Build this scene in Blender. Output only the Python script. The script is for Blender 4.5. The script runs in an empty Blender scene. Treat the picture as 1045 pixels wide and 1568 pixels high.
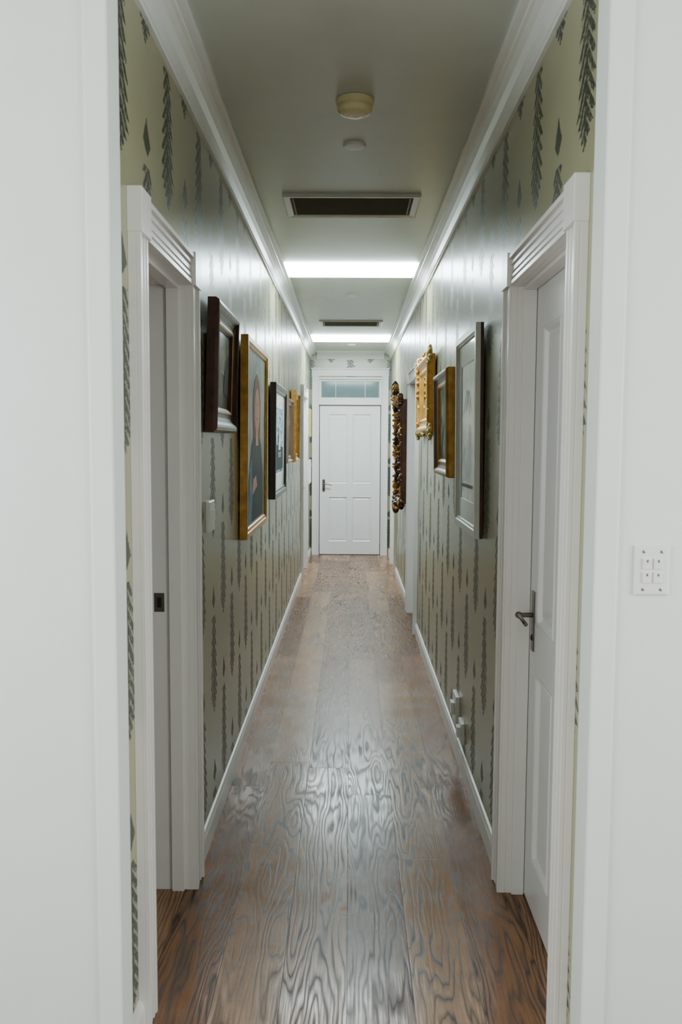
import bpy, bmesh, math, random
from mathutils import Vector, Matrix
random.seed(7)
WX=0.55; CZ=2.77; CB=2.672; YF=1.87; YB=1.95; YE=11.86; DZ=2.08

def lin(c):
    r=[]
    for v in c:
        v/=255.0
        r.append(v/12.92 if v<=0.04045 else ((v+0.055)/1.055)**2.4)
    return (r[0],r[1],r[2],1)

# ---------------------------------------------------------------- materials
def pm(name,rgb,rough=0.5,metal=0.0,coat=0.0,noise=0.0,nscale=8,bump=0.0,bscale=60,spec=0.5):
    m=bpy.data.materials.new(name); m.use_nodes=True
    nt=m.node_tree; b=nt.nodes['Principled BSDF']
    c=lin(rgb)
    b.inputs['Roughness'].default_value=rough; b.inputs['Metallic'].default_value=metal
    b.inputs['Coat Weight'].default_value=coat; b.inputs['Coat Roughness'].default_value=0.08
    b.inputs['Specular IOR Level'].default_value=spec
    tc=nt.nodes.new('ShaderNodeTexCoord')
    n=nt.nodes.new('ShaderNodeTexNoise'); n.inputs['Scale'].default_value=nscale; n.inputs['Detail'].default_value=4
    nt.links.new(tc.outputs['Object'],n.inputs['Vector'])
    r=nt.nodes.new('ShaderNodeValToRGB')
    k=noise
    r.color_ramp.elements[0].position=0.3; r.color_ramp.elements[1].position=0.7
    r.color_ramp.elements[0].color=(c[0]*(1-k),c[1]*(1-k),c[2]*(1-k),1)
    r.color_ramp.elements[1].color=(min(1,c[0]*(1+k)),min(1,c[1]*(1+k)),min(1,c[2]*(1+k)),1)
    nt.links.new(n.outputs['Fac'],r.inputs['Fac']); nt.links.new(r.outputs['Color'],b.inputs['Base Color'])
    if bump>0:
        n2=nt.nodes.new('ShaderNodeTexNoise'); n2.inputs['Scale'].default_value=bscale
        nt.links.new(tc.outputs['Object'],n2.inputs['Vector'])
        bp=nt.nodes.new('ShaderNodeBump'); bp.inputs['Strength'].default_value=bump; bp.inputs['Distance'].default_value=0.002
        nt.links.new(n2.outputs['Fac'],bp.inputs['Height']); nt.links.new(bp.outputs['Normal'],b.inputs['Normal'])
    return m

class NB:
    def __init__(s,nt): s.nt=nt
    def m(s,op,a,b=None,c=None):
        n=s.nt.nodes.new('ShaderNodeMath'); n.operation=op
        for i,v in enumerate((a,b,c)):
            if v is None: continue
            if isinstance(v,(int,float)): n.inputs[i].default_value=v
            else: s.nt.links.new(v,n.inputs[i])
        return n.outputs[0]
    def mix(s,f,a,b):
        n=s.nt.nodes.new('ShaderNodeMix'); n.data_type='RGBA'
        for i,v in ((0,f),(6,a),(7,b)):
            if isinstance(v,(int,float)): n.inputs[i].default_value=v
            elif isinstance(v,tuple): n.inputs[i].default_value=v
            else: s.nt.links.new(v,n.inputs[i])
        return n.outputs[2]
    def vec(s,a,b,c):
        n=s.nt.nodes.new('ShaderNodeCombineXYZ')
        for i,v in enumerate((a,b,c)):
            if isinstance(v,(int,float)): n.inputs[i].default_value=v
            else: s.nt.links.new(v,n.inputs[i])
        return n.outputs[0]
    def noise(s,v,scale,detail=2.0,rough=0.5):
        n=s.nt.nodes.new('ShaderNodeTexNoise'); n.inputs['Scale'].default_value=scale; n.inputs['Detail'].default_value=detail; n.inputs['Roughness'].default_value=rough
        s.nt.links.new(v,n.inputs['Vector']); return n.outputs['Fac']

def wallpaper(name,axis):
    m=bpy.data.materials.new(name); m.use_nodes=True
    nt=m.node_tree; b=nt.nodes['Principled BSDF']; q=NB(nt)
    g=nt.nodes.new('ShaderNodeNewGeometry'); sp=nt.nodes.new('ShaderNodeSeparateXYZ')
    nt.links.new(g.outputs['Position'],sp.inputs[0])
    nz=q.noise(g.outputs['Position'],6)
    wob=q.m('MULTIPLY',q.m('SUBTRACT',nz,0.5),0.035)
    nf=q.noise(g.outputs['Position'],60,4,0.65)
    ns=q.noise(g.outputs['Position'],150,2)
    u=q.m('ADD',sp.outputs[axis],wob); z=sp.outputs['Z']
    cu=q.m('ADD',q.m('DIVIDE',q.m('SUBTRACT',u,2.12 if axis=='Y' else 0.0),0.27),20.5)
    ci=q.m('FLOOR',cu); sg=q.m('MULTIPLY',q.m('SUBTRACT',q.m('FRACT',cu),0.5),0.27); a=q.m('ABSOLUTE',sg)
    odd=q.m('MODULO',ci,2.0)
    bb=q.m('FRACT',q.m('DIVIDE',q.m('ADD',q.m('SUBTRACT',z,0.095),q.m('ADD',q.m('MULTIPLY',odd,0.36),7.2)),0.72))
    p=q.m('DIVIDE',bb,0.56)
    w=q.m('MULTIPLY',q.m('MULTIPLY',0.094,q.m('MINIMUM',q.m('MULTIPLY_ADD',p,5.0,0.04),1.0)),q.m('SUBTRACT',1.0,q.m('MULTIPLY',p,0.5)))
    half=q.m('MULTIPLY',q.m('GREATER_THAN',sg,0.0),0.5)
    s=q.m('FRACT',q.m('ADD',q.m('ADD',q.m('MULTIPLY',p,10.0),q.m('MULTIPLY',a,26.0)),half))
    w2=q.m('MULTIPLY',w,q.m('ADD',0.55,q.m('MULTIPLY',s,0.5)))
    w2=q.m('ADD',w2,q.m('MULTIPLY',q.m('SUBTRACT',nf,0.5),0.05))
    inside=q.m('MULTIPLY',q.m('LESS_THAN',a,w2),q.m('LESS_THAN',p,1.0))
    lace=q.m('ADD',0.3,q.m('MULTIPLY',q.m('GREATER_THAN',q.m('ADD',s,q.m('MULTIPLY',q.m('SUBTRACT',ns,0.5),0.9)),0.3),0.7))
    core=q.m('LESS_THAN',a,q.m('MULTIPLY',w,0.1))
    lace=q.m('MAXIMUM',lace,core)
    speck=q.m('MINIMUM',q.m('MAXIMUM',q.m('MULTIPLY_ADD',ns,3.0,-0.45),0.4),1.0)
    fac=q.m('MINIMUM',q.m('MULTIPLY',q.m('MULTIPLY',inside,lace),speck),1.0)
    p3=q.m('DIVIDE',q.m('SUBTRACT',bb,0.60),0.14)
    w3=q.m('ADD',q.m('MULTIPLY',0.042,q.m('MINIMUM',q.m('MULTIPLY',p3,3.0),q.m('MULTIPLY',q.m('SUBTRACT',1.0,p3),1.5))),q.m('MULTIPLY',q.m('SUBTRACT',nf,0.5),0.03))
    in3=q.m('MULTIPLY',q.m('GREATER_THAN',p3,0.0),q.m('LESS_THAN',p3,1.0))
    spr=q.m('MULTIPLY',q.m('MULTIPLY',q.m('LESS_THAN',a,w3),in3),0.92)
    fac=q.m('MAXIMUM',fac,spr)
    base=q.mix(nz,lin((163,159,127)),lin((148,147,118)))
    col=q.mix(fac,base,lin((30,40,34)))
    nt.links.new(col,b.inputs['Base Color'])
    nt.links.new(q.m('MULTIPLY_ADD',fac,0.15,0.28),b.inputs['Roughness'])
    b.inputs['Specular IOR Level'].default_value=1.0
    return m

def floor_mat():
    m=bpy.data.materials.new('oak_planks'); m.use_nodes=True
    nt=m.node_tree; b=nt.nodes['Principled BSDF']; q=NB(nt)
    g=nt.nodes.new('ShaderNodeNewGeometry'); sp=nt.nodes.new('ShaderNodeSeparateXYZ'); nt.links.new(g.outputs['Position'],sp.inputs[0])
    X=sp.outputs['X']; Y=sp.outputs['Y']; PW=0.19; PL=2.4
    xr=q.m('DIVIDE',q.m('ADD',X,19.0),PW); row=q.m('FLOOR',xr); fx=q.m('FRACT',xr)
    sh=q.m('FRACT',q.m('MULTIPLY',q.m('SINE',q.m('MULTIPLY',row,12.9898)),437.585))
    yr=q.m('ADD',q.m('DIVIDE',q.m('ADD',Y,24.0),PL),sh); col=q.m('FLOOR',yr); fy=q.m('FRACT',yr)
    R=q.m('FRACT',q.m('MULTIPLY',q.m('SINE',q.m('ADD',q.m('MULTIPLY',row,7.233),q.m('MULTIPLY',col,3.177))),917.31))
    dx=q.m('MULTIPLY',q.m('MINIMUM',fx,q.m('SUBTRACT',1.0,fx)),PW); dy=q.m('MULTIPLY',q.m('MINIMUM',fy,q.m('SUBTRACT',1.0,fy)),PL)
    seam=q.m('SUBTRACT',1.0,q.m('MINIMUM',q.m('DIVIDE',q.m('MINIMUM',dx,dy),0.0022),1.0))
    n1=q.noise(q.vec(q.m('MULTIPLY',X,7.5),q.m('MULTIPLY',Y,0.9),q.m('MULTIPLY',R,57.0)),1.0,3.0,0.42)
    rings=q.m('POWER',q.m('ABSOLUTE',q.m('SINE',q.m('MULTIPLY',n1,64.0))),0.7)
    n2=q.noise(q.vec(q.m('MULTIPLY',X,170.0),q.m('MULTIPLY',Y,7.0),q.m('MULTIPLY',R,11.0)),1.0,3.0)
    n3=q.noise(q.vec(q.m('MULTIPLY',X,5.0),q.m('MULTIPLY',Y,0.9),q.m('MULTIPLY',R,9.0)),1.2,2.0)
    amt=q.m('MINIMUM',q.m('MAXIMUM',q.m('MULTIPLY_ADD',n3,2.4,-0.35),0.4),1.0)
    rr=q.m('SUBTRACT',1.0,q.m('MULTIPLY',q.m('SUBTRACT',1.0,rings),amt))
    grain=q.m('MINIMUM',q.m('MULTIPLY',rr,q.m('MULTIPLY_ADD',n2,1.4,0.2)),1.0)
    warm=q.mix(R,lin((158,106,68)),lin((150,114,82)))
    c1=q.mix(grain,lin((16,10,7)),warm)
    tone=q.m('MULTIPLY_ADD',R,0.8,0.58)
    mm=nt.nodes.new('ShaderNodeVectorMath'); mm.operation='SCALE'; nt.links.new(c1,mm.inputs[0]); nt.links.new(tone,mm.inputs['Scale'])
    c2=q.mix(q.m('MULTIPLY',seam,0.9),mm.outputs[0],lin((18,12,9)))
    nt.links.new(c2,b.inputs['Base Color'])
    nl=q.noise(g.outputs['Position'],5,3)
    nt.links.new(q.m('ADD',q.m('MULTIPLY_ADD',nl,0.26,0.07),q.m('MULTIPLY',q.m('SUBTRACT',1.0,grain),0.25)),b.inputs['Roughness'])
    b.inputs['Specular IOR Level'].default_value=0.36
    bp=nt.nodes.new('ShaderNodeBump'); bp.inputs['Strength'].default_value=0.4; bp.inputs['Distance'].default_value=0.0005
    nt.links.new(q.m('SUBTRACT',grain,seam),bp.inputs['Height']); nt.links.new(bp.outputs['Normal'],b.inputs['Normal'])
    return m

def emis(name,rgb,s):
    m=bpy.data.materials.new(name); m.use_nodes=True
    b=m.node_tree.nodes['Principled BSDF']; c=lin(rgb)
    b.inputs['Base Color'].default_value=c; b.inputs['Emission Color'].default_value=c; b.inputs['Emission Strength'].default_value=s
    return m

def artmat(name,cols,scale=4,stretch=(1,1,1),dist=0.5,coat=0.08):
    m=bpy.data.materials.new(name); m.use_nodes=True
    nt=m.node_tree; b=nt.nodes['Principled BSDF']
    tc=nt.nodes.new('ShaderNodeTexCoord'); mp=nt.nodes.new('ShaderNodeMapping'); mp.inputs['Scale'].default_value=stretch
    n=nt.nodes.new('ShaderNodeTexNoise'); n.inputs['Scale'].default_value=scale; n.inputs['Detail'].default_value=5; n.inputs['Distortion'].default_value=dist
    r=nt.nodes.new('ShaderNodeValToRGB')
    nt.links.new(tc.outputs['Object'],mp.inputs[0]); nt.links.new(mp.outputs[0],n.inputs['Vector']); nt.links.new(n.outputs['Fac'],r.inputs['Fac'])
    el=r.color_ramp.elements
    k=len(cols)
    el[0].position=0.35; el[0].color=lin(cols[0]); el[1].position=0.65; el[1].color=lin(cols[-1])
    for i in range(1,k-1):
        e=el.new(0.35+0.3*i/(k-1)); e.color=lin(cols[i])
    nt.links.new(r.outputs['Color'],b.inputs['Base Color'])
    b.inputs['Roughness'].default_value=0.5; b.inputs['Specular IOR Level'].default_value=0.2
    b.inputs['Coat Weight'].default_value=coat; b.inputs['Coat Roughness'].default_value=0.1
    return m

WHITE=pm('white_paint',(228,232,230),0.32,noise=0.02)
TRIM=pm('white_gloss_trim',(232,228,225),0.3,noise=0.02)
DOORW=pm('white_door_paint',(232,231,231),0.3,noise=0.02)
CEIL=pm('ceiling_paint',(204,212,205),0.34,noise=0.02,spec=0.6)
ROOMW=pm('room_wall_paint',(229,234,230),0.5,noise=0.015)
GREYW=pm('side_room_paint',(150,158,160),0.6,noise=0.03)
WPY=wallpaper('feather_wallpaper_side','Y'); WPX=wallpaper('feather_wallpaper_end','X')
FLOOR=floor_mat()
SKYS=[emis('skylight_diffuser',(228,247,252),38.0),emis('skylight_diffuser_far',(228,247,252),56.0)]
BLACK=pm('black_lacquer',(22,22,22),0.3,noise=0.1)
DARKM=pm('antique_bronze',(120,114,106),0.3,metal=0.9,noise=0.1)
BROWN=pm('dark_walnut',(74,42,25),0.3,noise=0.45,nscale=14,bump=0.3)
BROWN2=pm('mahogany_frame',(134,104,82),0.4,noise=0.2)
GOLD=pm('gilt_gold',(206,152,70),0.36,metal=0.4,noise=0.25,nscale=20,bump=0.4)
GOLDP=pm('gold_pale',(206,180,112),0.4,metal=0.4,noise=0.3,nscale=25,bump=0.4)
SILVER=pm('silver_leaf',(232,232,226),0.35,metal=0.0,noise=0.05)
MAT=pm('passepartout',(222,228,226),0.6,coat=0.5)
CREAM=pm('cream_plastic',(228,218,172),0.35,noise=0.03)
PLAST=pm('white_plastic',(234,233,228),0.3,noise=0.01)
DARKV=pm('vent_dark',(40,42,36),0.6,noise=0.1)
SLAT=pm('vent_slat',(92,94,86),0.5,noise=0.05)
GLASS=pm('transom_glass',(104,126,130),0.08,coat=1.0,noise=0.08)
MIRROR=pm('mirror_glass',(210,214,212),0.04,metal=1.0)
STEEL=pm('steel',(150,150,148),0.3,metal=1.0)

# ---------------------------------------------------------------- mesh builder
class MB:
    def __init__(s,xf=None): s.v=[];s.f=[];s.fm=[];s.sm=[];s.mats=[];s.xf=xf or (lambda a,b,c:(a,b,c))
    def mi(s,m):
        if m not in s.mats: s.mats.append(m)
        return s.mats.index(m)
    def vert(s,a,b,c): s.v.append(s.xf(a,b,c)); return len(s.v)-1
    def face(s,idx,m,smooth=False): s.f.append(tuple(idx)); s.fm.append(s.mi(m)); s.sm.append(smooth)
    def box(s,x0,x1,y0,y1,z0,z1,m):
        i=[s.vert(x,y,z) for x in (x0,x1) for y in (y0,y1) for z in (z0,z1)]
        for f in ((0,1,3,2),(4,6,7,5),(0,4,5,1),(2,3,7,6),(0,2,6,4),(1,5,7,3)): s.face([i[k] for k in f],m)
    def quad(s,pts,m): s.face([s.vert(*p) for p in pts],m)
    def ring(s,u0,u1,v0,v1,prof,m,fill=None,back=False,mats=None):
        loops=[]
        for (ins,n) in prof:
            loops.append([s.vert(u0+ins,v0+ins,n),s.vert(u1-ins,v0+ins,n),s.vert(u1-ins,v1-ins,n),s.vert(u0+ins,v1-ins,n)])
        for j,(a,b) in enumerate(zip(loops,loops[1:])):
            mm=mats(j) if mats else m
            for k in range(4): s.face((a[k],a[(k+1)%4],b[(k+1)%4],b[k]),mm)
        if fill: s.face(loops[-1],fill)
        if back: s.face(loops[0][::-1],m)
    def prism(s,pts0,pts1,m):
        a=[s.vert(*p) for p in pts0]; b=[s.vert(*p) for p in pts1]; n=len(a)
        for k in range(n): s.face((a[k],a[(k+1)%n],b[(k+1)%n],b[k]),m)
        s.face(a[::-1],m); s.face(b,m)
    def lathe(s,c,prof,m,seg=40,ax=2,mats=None):
        loops=[]
        for (r,h) in prof:
            L=[]
            for k in range(seg):
                t=2*math.pi*k/seg; p=[0,0,0]; o=[i for i in range(3) if i!=ax]
                p[o[0]]=c[o[0]]+r*math.cos(t); p[o[1]]=c[o[1]]+r*math.sin(t); p[ax]=c[ax]+h
                L.append(s.vert(*p))
            loops.append(L)
        for j,(a,b) in enumerate(zip(loops,loops[1:])):
            mm=mats[j] if mats else m
            for k in range(seg): s.face((a[k],a[(k+1)%seg],b[(k+1)%seg],b[k]),mm,False)
        s.face(loops[0][::-1],m); s.face(loops[-1],mats[-1] if mats else m)
    def ell(s,c,r,m,seg=10,rings=6,rot=0.0):
        rows=[]
        cr,sr=math.cos(rot),math.sin(rot)
        for j in range(1,rings):
            ph=math.pi*j/rings; L=[]
            for k in range(seg):
                t=2*math.pi*k/seg
                a=r[0]*math.sin(ph)*math.cos(t); b=r[1]*math.cos(ph); n=r[2]*math.sin(ph)*math.sin(t)
                L.append(s.vert(c[0]+a*cr-b*sr,c[1]+a*sr+b*cr,c[2]+n))
            rows.append(L)
        t=s.vert(c[0]-r[1]*sr,c[1]+r[1]*cr,c[2]); bo=s.vert(c[0]+r[1]*sr,c[1]-r[1]*cr,c[2])
        for k in range(seg):
            s.face((t,rows[0][k],rows[0][(k+1)%seg]),m,True)
            s.face((bo,rows[-1][(k+1)%seg],rows[-1][k]),m,True)
        for a,b in zip(rows,rows[1:]):
            for k in range(seg): s.face((a[k],b[k],b[(k+1)%seg],a[(k+1)%seg]),m,True)
    def tube(s,pts,rad,m,seg=10):
        pts=[Vector(p) for p in pts]; loops=[]
        for i,p in enumerate(pts):
            d=(pts[min(i+1,len(pts)-1)]-pts[max(i-1,0)]).normalized()
            up=Vector((0,0,1)) if abs(d.z)<0.9 else Vector((1,0,0))
            x=d.cross(up).normalized(); y=d.cross(x)
            r=rad[i] if isinstance(rad,(list,tuple)) else rad
            loops.append([s.vert(*(p+x*r*math.cos(2*math.pi*k/seg)+y*r*math.sin(2*math.pi*k/seg))) for k in range(seg)])
        for a,b in zip(loops,loops[1:]):
            for k in range(seg): s.face((a[k],a[(k+1)%seg],b[(k+1)%seg],b[k]),m,True)
        s.face(loops[0][::-1],m); s.face(loops[-1],m)
    def build(s,name,bevel=0.0):
        me=bpy.data.meshes.new(name); me.from_pydata(s.v,[],s.f)
        for m in s.mats: me.materials.append(m)
        for p,mi,sm in zip(me.polygons,s.fm,s.sm): p.material_index=mi; p.use_smooth=sm
        bm=bmesh.new(); bm.from_mesh(me); bmesh.ops.recalc_face_normals(bm,faces=bm.faces); bm.to_mesh(me); bm.free()
        o=bpy.data.objects.new(name,me); bpy.context.scene.collection.objects.link(o)
        c=sum((Vector(v) for v in s.v),Vector())/len(s.v)
        if not name.startswith(('wall','floor','ceiling')) or name=='ceiling_cover_plate':
            me.transform(Matrix.Translation(-c)); o.location=c
        if bevel>0:
            b=o.modifiers.new('bevel','BEVEL'); b.width=bevel; b.segments=2; b.limit_method='ANGLE'; b.angle_limit=math.radians(40)
        return o

# ---------------------------------------------------------------- shell
XL,XR,YS,YN=-2.2,2.4,-2.6,13.2
m=MB(); m.box(XL,XR,YS,YN,-0.1,0,FLOOR); m.build('floor')

L1=(2.27,2.915); L2=(9.75,10.6); R1=(2.16,2.915); R2=(7.05,7.85); R3=(10.2,11.0)
TH=0.14
def sidewall(name,side,ops):
    m=MB(); x0,x1=(-WX-TH,-WX) if side<0 else (WX,WX+TH)
    y=YB
    for (a,b) in ops:
        m.box(x0,x1,y,a-0.02,0,CZ,WPY); m.box(x0,x1,a-0.02,b+0.02,DZ+0.02,CZ,WPY); y=b+0.02
    m.box(x0,x1,y,YE,0,CZ,WPY)
    return m.build(name)
sidewall('wall_left',-1,(L1,L2)); sidewall('wall_right',1,(R1,R2,R3))
EDX=(-0.425,0.42); EZ=2.43
m=MB()
m.box(XL,EDX[0]-0.03,YE,YE+0.14,0,CZ,WPX); m.box(EDX[1]+0.03,XR,YE,YE+0.14,0,CZ,WPX); m.box(EDX[0]-0.03,EDX[1]+0.03,YE,YE+0.14,EZ,CZ,WPX)
m.build('wall_end')
OX=(-0.508,0.528); OH=2.62
m=MB()
m.box(XL,OX[0],YF,YB,0,CZ,ROOMW); m.box(OX[1],XR,YF,YB,0,CZ,ROOMW); m.box(OX[0],OX[1],YF,YB,OH,CZ,ROOMW)
m.build('wall_front')
m=MB(); m.box(XL-0.1,XL,YS,YN,0,CZ,GREYW); m.build('wall_west')
m=MB(); m.box(XR,XR+0.1,YS,YN,0,CZ,GREYW); m.build('wall_east')
m=MB(); m.box(XL,XR,YS-0.1,YS,0,CZ,ROOMW); m.build('wall_south')
m=MB(); m.box(XL,XR,YN,YN+0.1,0,CZ,GREYW); m.build('wall_north')

S1=(5.98,6.46); S2=(10.02,10.6); SX=0.455
V1=(4.34,4.74); V2=(8.8,9.2)
m=MB(); y=YS
for (a,b) in (S1,S2):
    m.box(XL,XR,y,a,CZ,CZ+0.1,CEIL); m.box(XL,-SX,a,b,CZ,CZ+0.1,CEIL); m.box(SX,XR,a,b,CZ,CZ+0.1,CEIL); y=b
m.box(XL,XR,y,YN,CZ,CZ+0.1,CEIL)
m.build('ceiling')
for (a,b),SKY in zip((S1,S2),SKYS):
    m=MB()
    m.ring(-SX+0.004,SX-0.004,a+0.004,b-0.004,[(0,CZ+0.02),(0,CZ-0.008),(0.012,CZ-0.014),(0.05,CZ-0.018)],SKY,fill=SKY,back=True)
    m.build('skylight')

CW=0.095; CHh=CZ-CB
prof=[(0,0),(0.012,0),(0.012,0.010),(0.018,0.012),(0.022,0.022),(0.03,0.04),(0.045,0.056),(0.062,0.066),(0.072,0.069),(0.074,0.076),(0.086,0.078),(CW,0.080),(CW,CHh),(0,CHh)]
def cornice(name,side):
    m=MB()
    p0=[(side*(WX-a),YB,CB+b) for a,b in prof]; p1=[(side*(WX-a),YE,CB+b) for a,b in prof]
    m.prism(p0,p1,WHITE); m.build(name)
cornice('trim_1',-1); cornice('trim_2',1)
m=MB(); m.prism([(-WX+CW,YE-a,CB+b) for a,b in prof],[(WX-CW,YE-a,CB+b) for a,b in prof],WHITE); m.build('trim_3')

def baseboard(name,side,ops):
    m=MB(); y=YB; cw=0.1
    segs=[]
    for (a,b) in ops: segs.append((y,a-cw)); y=b+cw
    segs.append((y,YE))
    bp=[(0,0),(0.016,0),(0.016,0.075),(0.012,0.082),(0.008,0.092),(0,0.095)]
    for (a,b) in segs:
        if b-a<0.02: continue
        m.prism([(side*(WX-p),a,z) for p,z in bp],[(side*(WX-p),b,z) for p,z in bp],TRIM)
    m.build(name)
baseboard('baseboard_left',-1,(L1,L2)); baseboard('baseboard_right',1,(R1,R2,R3))

m=MB()
for (e,s) in ((OX[0],-1),(OX[1],1)):
    def bx(x0,x1,y0,y1,z0,z1): m.box(min(x0,x1),max(x0,x1),y0,y1,z0,z1,ROOMW)
    bx(e,e+s*0.052,YF-0.009,YF,0,OH+0.06)
m.box(OX[0],OX[1],YF-0.009,YF,OH,OH+0.06,ROOMW)
m.build('trim_4',0.004)

def casing(name,side,op,strike=False):
    y0,y1=op; P=0.033; cw=0.1
    m=MB(lambda u,v,n:(side*(WX-n),u,v))
    FL=((0.0,0.014,0.028),(0.022,0.034,0.026),(0.042,0.058,0.024),(0.066,0.078,0.026),(0.086,0.1,P))
    def vert_c(a,b,inner_first):
        m.box(a,b,0,DZ,0,0.02,TRIM)
        for (c,d,t) in FL:
            if inner_first: m.box(a+c,a+d,0,DZ,0.02,t,TRIM)
            else: m.box(b-d,b-c,0,DZ,0.02,t,TRIM)
    vert_c(y0-cw,y0,False); vert_c(y1,y1+cw,True)
    m.box(y0,y1,DZ,DZ+cw,0,0.02,TRIM)
    for (c,d,t) in FL: m.box(y0,y1,DZ+c,DZ+d,0.02,t,TRIM)
    for a in (y0-cw-0.003,y1-0.003):
        m.box(a,a+cw+0.006,DZ-0.001,DZ+cw+0.008,0,0.037,TRIM)
    m.box(y0-0.02,y0,0,DZ,-TH,0,TRIM); m.box(y1,y1+0.02,0,DZ,-TH,0,TRIM); m.box(y0-0.02,y1+0.02,DZ,DZ+0.02,-TH,0,TRIM)
    m.box(y0,y0+0.012,0,DZ-0.012,-0.062,-0.02,TRIM); m.box(y1-0.012,y1,0,DZ-0.012,-0.062,-0.02,TRIM); m.box(y0,y1,DZ-0.012,DZ,-0.062,-0.02,TRIM)
    if strike:
        m.box(y1-0.002,y1,0.985,1.05,-0.115,-0.08,DARKM); m.box(y1-0.003,y1-0.001,1.0,1.035,-0.105,-0.09,BLACK)
    m.build(name,0.0015)
casing('trim_5',-1,L1,True); casing('trim_6',-1,L2); casing('trim_7',1,R1); casing('trim_8',1,R2); casing('trim_9',1,R3)

def leaf(m,w,h,th=0.04,mat=None):
    mat=mat or DOORW; st=0.115 if w>0.7 else 0.1; mu=0.06
    zs=(0.17,0.80,0.965,1.93); c=w/2
    m.box(0,st,0,h,-th,0,mat); m.box(w-st,w,0,h,-th,0,mat)
    for a,b in ((0,zs[0]),(zs[1],zs[2]),(zs[3],h)): m.box(st,w-st,a,b,-th,0,mat)
    for a,b in ((zs[0],zs[1]),(zs[2],zs[3])):
        m.box(c-mu/2,c+mu/2,a,b,-th,0,mat)
        for u0,u1 in ((st,c-mu/2),(c+mu/2,w-st)):
            m.ring(u0,u1,a,b,[(0,0),(0.006,0.004),(0.012,0.0),(0.02,-0.012),(0.03,-0.014),(0.042,-0.008)],mat,fill=mat)
def handle(m,u,v,d,mat=DARKM,ph=0.2,L=0.11):
    m.box(u-0.018,u+0.018,v-ph*0.6,v+ph*0.4,0,0.005,mat)
    m.tube([(u,v,0.005),(u,v,0.05)],0.008,mat); m.tube([(u,v,0.05),(u+d*0.03,v+0.003,0.054),(u+d*L*0.7,v-0.002,0.052),(u+d*L,v-0.01,0.048)],[0.009,0.0075,0.006,0.007],mat)
    m.ell((u,v,0.05),(0.012,0.012,0.012),mat)
    m.ell((u,v-ph*0.38,0.006),(0.006,0.011,0.004),BLACK)
GAP=0.004
def rdoor(name,op,h_at=None,side=1):
    w=op[1]-op[0]-2*GAP
    m=MB(lambda u,v,n:(side*(WX+0.064-n),op[0]+GAP+u,0.006+v))
    leaf(m,w,DZ-0.012)
    if h_at=='far': handle(m,w-0.06,0.99,-1)
    if h_at=='near': handle(m,0.06,0.99,1)
    return m.build(name,0.001)
rdoor('door_1',R1,'far'); rdoor('door_2',R2,'near'); rdoor('door_3',R3,'near'); rdoor('door_4',L2,'far',-1)
m=MB(lambda u,v,n:(-WX-TH-0.01-u,L1[0]+0.0+n,0.006+v)); leaf(m,L1[1]-L1[0]-0.01,DZ-0.012); m.build('door_5',0.001)
yl=YE+0.03
m=MB(lambda u,v,n:(-0.415+u,yl-n,0.008+v)); leaf(m,0.825,2.04); handle(m,0.055,0.965,1,ph=0.17); m.build('door_6',0.001)
m=MB(lambda u,v,n:(u,YE-n,v))
x0,x1=EDX
for a,b in ((x0-0.028,x0),(x1,x1+0.028)): m.box(a,b,0,EZ-0.002,-0.13,0.0,TRIM)
m.box(x0,x1,EZ-0.03,EZ-0.002,-0.13,0,TRIM)
m.box(x0,x1,2.055,2.125,-0.12,0.012,TRIM)
for a,b in ((x0-0.095,x0-0.005),(x1+0.005,x1+0.095)):
    m.box(a,b,0,EZ+0.01,0,0.018,TRIM); m.box(a,a+0.016,0,EZ+0.01,0.018,0.028,TRIM); m.box(b-0.016,b,0,EZ+0.01,0.018,0.028,TRIM)
m.box(x0-0.1,x1+0.1,EZ+0.01,EZ+0.11,0,0.02,TRIM); m.box(x0-0.11,x1+0.11,EZ+0.1,EZ+0.12,0,0.04,TRIM)
m.build('trim_10',0.0015)
m=MB(lambda u,v,n:(u,YE+0.05-n,v))
m.ring(x0+0.002,x1-0.002,2.127,EZ-0.032,[(0,-0.02),(0,0.02),(0.022,0.02),(0.03,0.004)],TRIM,fill=GLASS,back=True)
for xx in (-0.2,0.2): m.box(xx-0.003,xx+0.003,2.16,EZ-0.06,0.002,0.006,TRIM)
m.build('window_1')

def detector(name,y,r=0.069):
    m=MB(); k=r/0.069
    m.lathe((0.01,y,CZ),[(r*0.93,0),(r,-0.003),(r,-0.016),(r*0.96,-0.019),(r*0.9,-0.021),(r*0.84,-0.022),(r*0.84,-0.028),(r*0.93,-0.031),(r*0.92,-0.037),(r*0.8,-0.048),(r*0.6,-0.054),(r*0.3,-0.056)],CREAM)
    m.build(name)
detector('smoke_detector',3.17,0.067)
m=MB(); m.lathe((0.01,3.64,CZ),[(0.046,0),(0.046,-0.005),(0.042,-0.01),(0.02,-0.011)],WHITE); m.build('ceiling_cover_plate')
for yy in (7.3,11.0):
    m=MB(); m.lathe((0.01,yy,CZ),[(0.055,0),(0.055,-0.006),(0.045,-0.014),(0.02,-0.016)],WHITE); m.build('ceiling_cover_plate')
def vent(y0,y1,w):
    m=MB(lambda u,v,n:(u,v,CZ-n))
    m.ring(-w/2,w/2,y0,y1,[(0,0),(0,0.012),(0.006,0.016),(0.034,0.012),(0.038,0.003)],WHITE,fill=DARKV)
    k=14
    for i in range(k):
        yy=y0+0.042+(y1-y0-0.084)*(i+0.5)/k
        m.quad([(-w/2+0.04,yy-0.006,0.0045),(w/2-0.04,yy-0.006,0.0045),(w/2-0.04,yy+0.006,0.011),(-w/2+0.04,yy+0.006,0.011)],SLAT)
    for xx in (-w/2+0.05,w/2-0.05): m.box(xx-0.004,xx+0.004,y0+0.04,y1-0.04,0.004,0.013,SLAT)
    m.build('air_vent')
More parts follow.
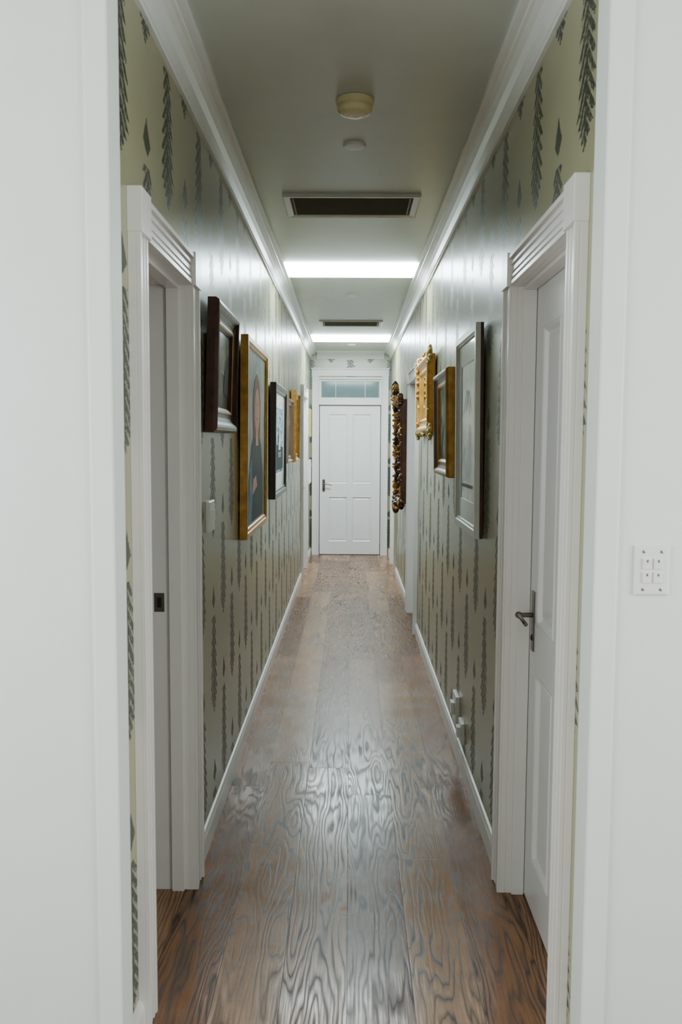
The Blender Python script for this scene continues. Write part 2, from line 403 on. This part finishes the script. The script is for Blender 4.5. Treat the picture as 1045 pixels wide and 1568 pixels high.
vent(V1[0],V1[1],0.68); vent(V2[0],V2[1],0.64)

# ---------------------------------------------------------------- pictures
def TL(y0,z0,tilt=0.0): return lambda u,v,n:(-WX+0.004+n+tilt*v,y0+u,z0+v)
def TR(y0,z0,tilt=0.0): return lambda u,v,n:(WX-0.004-n-tilt*v,y0+u,z0+v)
A_dark=artmat('art_old_landscape',[(24,26,22),(50,52,40),(92,88,64)],5)
A_sky=artmat('art_evening_sky',[(84,92,86),(120,118,98),(150,142,112)],6,(1,1,3))
A_tree=artmat('art_tree_mass',[(18,20,15),(34,36,24),(56,52,34)],16)
A_grey=artmat('art_portrait_ground',[(116,136,134),(146,160,154),(172,174,160)],4)
A_blue=artmat('art_seascape',[(54,110,134),(130,172,188),(214,220,214)],7,(1,1,4))
A_sketch=artmat('art_sketch',[(168,178,178),(212,218,216),(226,228,224)],9,coat=0.6)
A_green=artmat('art_garden',[(50,62,52),(92,104,90),(160,152,128)],9)
A_tan=artmat('art_tan',[(130,120,100),(180,174,152),(208,202,182)],8)
SKIN=pm('painted_skin',(214,160,132),0.5,noise=0.1,spec=0.2); ROBE=pm('painted_robe',(30,48,60),0.5,noise=0.4,nscale=12,spec=0.2); HAIR=pm('painted_hair',(128,62,44),0.5,noise=0.2,spec=0.2)
BLUEP=pm('painted_sleeve',(88,130,150),0.5,noise=0.3,nscale=12,spec=0.2)

def frame(name,xf,w,h,prof,fm,art,matw=0,extra=None,mats=None):
    m=MB(xf)
    m.ring(0,w,0,h,prof,fm,fill=None if matw else art,back=True,mats=mats)
    ins,n=prof[-1]
    if matw:
        m.ring(ins,w-ins,ins,h-ins,[(0,n),(matw,n),(matw+0.004,n-0.003)],MAT,fill=art)
    if extra: extra(m,w,h,ins,n)
    return m.build(name)
scoop=lambda d,fw:[(0,0),(0,d*0.7),(fw*0.08,d*0.95),(fw*0.2,d),(fw*0.3,d*0.92),(fw*0.42,d*0.66),(fw*0.6,d*0.52),(fw*0.72,d*0.55),(fw*0.78,d*0.62),(fw*0.86,d*0.58),(fw,d*0.3)]
flat=lambda d,fw:[(0,0),(0,d*0.94),(fw*0.06,d),(fw*0.55,d),(fw*0.62,d*0.86),(fw*0.9,d*0.8),(fw,d*0.6)]
def P(m,w,h,n):
    return lambda pts,mt,dn: m.face([m.vert(a*w,b*h,n+dn) for a,b in pts],mt)
def landscape(m,w,h,ins,n):
    p=P(m,w,h,n)
    p([(0.17,0.5),(0.83,0.46),(0.83,0.79),(0.17,0.79)],A_sky,0.001)
    p([(0.17,0.3),(0.17,0.74),(0.24,0.77),(0.33,0.72),(0.37,0.6),(0.44,0.52),(0.46,0.36)],A_tree,0.002)
    p([(0.6,0.32),(0.62,0.5),(0.7,0.62),(0.78,0.66),(0.83,0.62),(0.83,0.3)],A_tree,0.002)
frame('framed_old_master_painting',TL(3.26,1.60,0.03),0.6,0.5,scoop(0.045,0.1),BROWN,A_dark,extra=landscape,mats=lambda j:GOLD if j==8 else BROWN)
def portrait(m,w,h,ins,n):
    poly=P(m,w,h,n)
    poly([(0.14,0.06),(0.88,0.06),(0.86,0.3),(0.76,0.46),(0.62,0.54),(0.44,0.54),(0.28,0.46),(0.16,0.28)],ROBE,0.001)
    poly([(0.14,0.06),(0.3,0.06),(0.34,0.22),(0.3,0.4),(0.2,0.34)],BLUEP,0.0015)
    poly([(0.36,0.5),(0.69,0.5),(0.71,0.7),(0.66,0.8),(0.53,0.85),(0.4,0.8),(0.34,0.7)],HAIR,0.0015)
    hd=[(0.53+0.12*math.cos(t*math.pi/12),0.65+0.12*math.sin(t*math.pi/12)) for t in range(24)]
    poly(hd,SKIN,0.002)
    poly([(0.46,0.46),(0.6,0.46),(0.58,0.6),(0.48,0.6)],SKIN,0.0022)
    poly([(0.34,0.2),(0.56,0.24),(0.5,0.3),(0.36,0.28)],SKIN,0.002)
    for a in (0.49,0.57): poly([(a-0.012,0.675),(a+0.012,0.675),(a+0.012,0.685),(a-0.012,0.685)],BLACK,0.003)
    poly([(0.51,0.6),(0.55,0.6),(0.55,0.61),(0.51,0.61)],HAIR,0.003)
frame('framed_portrait_painting',TL(4.27,1.075,0.01),1.02,1.01,flat(0.038,0.05),GOLD,A_grey,extra=portrait)
def sea(m,w,h,ins,n):
    p=P(m,w,h,n)
    p([(0.18,0.24),(0.82,0.24),(0.82,0.44),(0.18,0.47)],ROBE,0.001)
    p([(0.4,0.42),(0.58,0.42),(0.5,0.7)],MAT,0.002); p([(0.36,0.4),(0.64,0.4),(0.6,0.35),(0.4,0.35)],BROWN,0.002)
frame('framed_seascape_print',TL(5.85,1.17,0.01),1.0,0.79,flat(0.042,0.06),BLACK,A_blue,matw=0.1,extra=sea)
frame('framed_garden_painting',TL(7.12,1.38,0.01),0.62,0.54,scoop(0.04,0.06),BROWN2,A_green)
frame('framed_study_painting',TL(7.95,1.37,0.01),0.62,0.66,scoop(0.05,0.08),GOLD,A_tan)
frame('framed_miniature_painting',TL(11.1,1.62),0.45,0.36,flat(0.03,0.04),GOLDP,A_tan)
frame('framed_sketch',TL(11.1,1.02),0.4,0.3,flat(0.03,0.03),SILVER,A_sketch,matw=0.04)

def drawing(m,w,h,ins,n):
    p=P(m,w,h,n)
    for k in range(9):
        a=0.32+0.045*k; t=0.45+0.1*math.sin(k)
        p([(a,0.25),(a+0.012,0.25),(a+0.018,t),(a+0.006,t)],SLAT,0.001)
    p([(0.28,0.22),(0.74,0.22),(0.74,0.235),(0.28,0.235)],SLAT,0.001)
    p([(0.36,0.6),(0.5,0.72),(0.66,0.6),(0.65,0.59),(0.5,0.7),(0.37,0.59)],SLAT,0.001)
dr=[(0,0),(0,0.013),(0.0,0.030),(0.003,0.033),(0.03,0.033),(0.034,0.028),(0.042,0.026),(0.045,0.02)]
frame('framed_architectural_drawing',TR(3.55,1.17,0.01),0.68,0.88,dr,SILVER,A_sketch,matw=0.09,extra=drawing,mats=lambda j:BROWN if j==0 else SILVER)
frame('framed_village_painting',TR(4.48,1.38,0.02),0.68,0.57,scoop(0.05,0.09),BROWN2,A_green,mats=lambda j:GOLD if j in(0,1,9) else BROWN2)

def ornate(m,w,h,fw,d,mt,mt2,dens=0.05,amp=1.0):
    per=[]
    nu=int(w/dens); nv=int(h/dens)
    for i in range(nu+1):
        per+= [(w*i/nu,0.0,0),(w*i/nu,h,math.pi)]
    for i in range(1,nv):
        per+= [(0.0,h*i/nv,math.pi/2),(w,h*i/nv,-math.pi/2)]
    for k,(u,v,r) in enumerate(per):
        cu=u+(fw*0.3 if u<w/2 else -fw*0.3)*(1 if r in(math.pi/2,-math.pi/2) else 0); cv=v
        a=random.choice((-0.9,-0.5,0.5,0.9))+random.uniform(-0.2,0.2)
        m.ell((cu,cv,d*random.uniform(0.6,0.85)),(dens*0.24*amp,fw*0.34*amp,d*random.uniform(0.25,0.42)),mt if random.random()<0.6 else mt2,rot=r+a)
        m.ell((cu+random.uniform(-.02,.02),cv+random.uniform(-.02,.02),d),(dens*0.28,dens*0.28,d*0.25),mt2 if k%2 else mt)
    for (u,v) in ((0,0),(w,0),(0,h),(w,h)):
        for a in range(8):
            t=a*math.pi/4; m.ell((u+0.03*math.cos(t),v+0.03*math.sin(t),d*0.8),(0.014,0.036,d*0.35),mt,rot=t+0.6)
        m.ell((u,v,d*1.0),(0.025,0.025,d*0.3),mt2)
m=MB(TR(5.6,1.63,0.01)); w,h=0.95,0.5
m.ring(0,w,0,h,scoop(0.055,0.1),GOLD,fill=MIRROR,back=True); ornate(m,w,h,0.1,0.045,GOLDP,GOLD)
m.build('gilt_ornate_mirror')
m=MB(TR(8.15,0.98,0.015)); w,h=1.0,0.98
m.ring(0,w,0,h,scoop(0.07,0.1),BROWN,fill=MIRROR,back=True); ornate(m,w,h,0.14,0.08,BROWN,GOLD,0.06,1.1)
for k in range(9):
    t=math.pi*(k)/8; m.ell((w/2+0.16*math.cos(t),h+0.03+0.1*math.sin(t),0.09),(0.03,0.075,0.04),BROWN if k%2 else GOLD,rot=t-math.pi/2)
for k in range(7):
    t=math.pi*(k)/6; m.ell((w/2+0.12*math.cos(t),-0.02-0.06*math.sin(t),0.09),(0.025,0.055,0.035),GOLD if k%2 else BROWN,rot=-t+math.pi/2)
m.build('baroque_carved_mirror')
frame('framed_dark_painting',TR(9.45,1.35),0.5,0.62,flat(0.05,0.05),BLACK,artmat('art_teal',[(30,60,58),(60,100,96),(90,120,110)],6))

# ---------------------------------------------------------------- switches & sockets
m=MB(lambda u,v,n:(0.654+u,YF-n,1.294+v))
m.ring(-0.037,0.037,-0.054,0.054,[(0,0),(0,0.005),(0.003,0.008),(0.012,0.0085)],PLAST,fill=PLAST,back=True)
for a in (-0.012,0.012):
    for b in (-0.015,0.015):
        m.ring(a-0.0095,a+0.0095,b-0.012,b+0.012,[(0,0.0085),(0,0.0115),(0.0015,0.0125)],PLAST,fill=PLAST)
        m.box(a-0.002,a+0.002,b+0.003,b+0.009,0.0125,0.0129,SLAT)
    for b in (-0.041,0.041): m.lathe((a*1.6,b,0.0085),[(0.0035,0),(0.0035,0.001),(0.002,0.0014)],STEEL,seg=12)
m.build('light_switch')
m=MB(TL(3.3,1.215)); 
m.ring(0,0.13,0,0.12,[(0,-0.004),(0,0.006),(0.004,0.01)],PLAST,fill=PLAST,back=True)
for a in (0.03,0.065,0.1): m.ring(a-0.012,a+0.012,0.035,0.085,[(0,0.01),(0.001,0.015)],PLAST,fill=PLAST)
m.build('light_switch')
m=MB(TR(4.2,0.16)); m.ring(0,0.14,0,0.15,[(0,-0.004),(0,0.012),(0.004,0.016)],PLAST,fill=PLAST,back=True)
m.box(0.04,0.10,0.05,0.11,0.016,0.034,PLAST); m.build('power_socket',0.002)
m=MB(TR(4.0,0.14)); m.ring(0,0.11,0,0.10,[(0,-0.004),(0,0.010),(0.004,0.014)],PLAST,fill=PLAST,back=True)
m.box(0.03,0.08,0.025,0.075,0.014,0.03,PLAST); m.build('power_socket',0.002)

# ---------------------------------------------------------------- lights
def area(name,loc,rot,sx,sy,e,col=(1,1,1)):
    l=bpy.data.lights.new(name,'AREA'); l.shape='RECTANGLE'; l.size=sx; l.size_y=sy; l.energy=e; l.color=col
    o=bpy.data.objects.new(name,l); o.location=loc; o.rotation_euler=rot; bpy.context.scene.collection.objects.link(o); return o
area('daylight_fill_west',(XL+0.05,0.4,1.6),(0,math.radians(-90),0),1.5,1.8,86,(0.93,1,0.985))  # added fill to brighten the front wall; west wall has no window
area('daylight_fill_east',(XR-0.05,0.4,1.6),(0,math.radians(90),0),1.5,1.8,86,(0.93,1,0.985))  # matching added fill from the east; solid wall, no window modelled
area('side_room_fill',(-1.6,4.5,2.5),(0,0,0),0.6,0.6,14,(0.9,0.97,1))  # unseen fill added to lift the dark left room, no fixture
w=bpy.data.worlds.new('world'); bpy.context.scene.world=w; w.use_nodes=True
w.node_tree.nodes['Background'].inputs[0].default_value=(0.8,0.9,1,1); w.node_tree.nodes['Background'].inputs[1].default_value=0.3

# ---------------------------------------------------------------- camera
cam=bpy.data.cameras.new('camera'); co=bpy.data.objects.new('camera',cam); bpy.context.scene.collection.objects.link(co)
cam.sensor_fit='VERTICAL'; cam.sensor_height=36; cam.sensor_width=24; cam.lens=30.5; cam.clip_start=0.05
pitch=math.radians(4.7); yaw=math.radians(0.58); roll=math.radians(0.3)
co.location=(0,0,1.57)
R=Matrix.Rotation(yaw,4,'Z')@Matrix.Rotation(math.pi/2-pitch,4,'X')@Matrix.Rotation(roll,4,'Z')
co.rotation_euler=R.to_euler()
cam.dof.use_dof=True; cam.dof.focus_distance=4.5; cam.dof.aperture_fstop=6.0
bpy.context.scene.camera=co
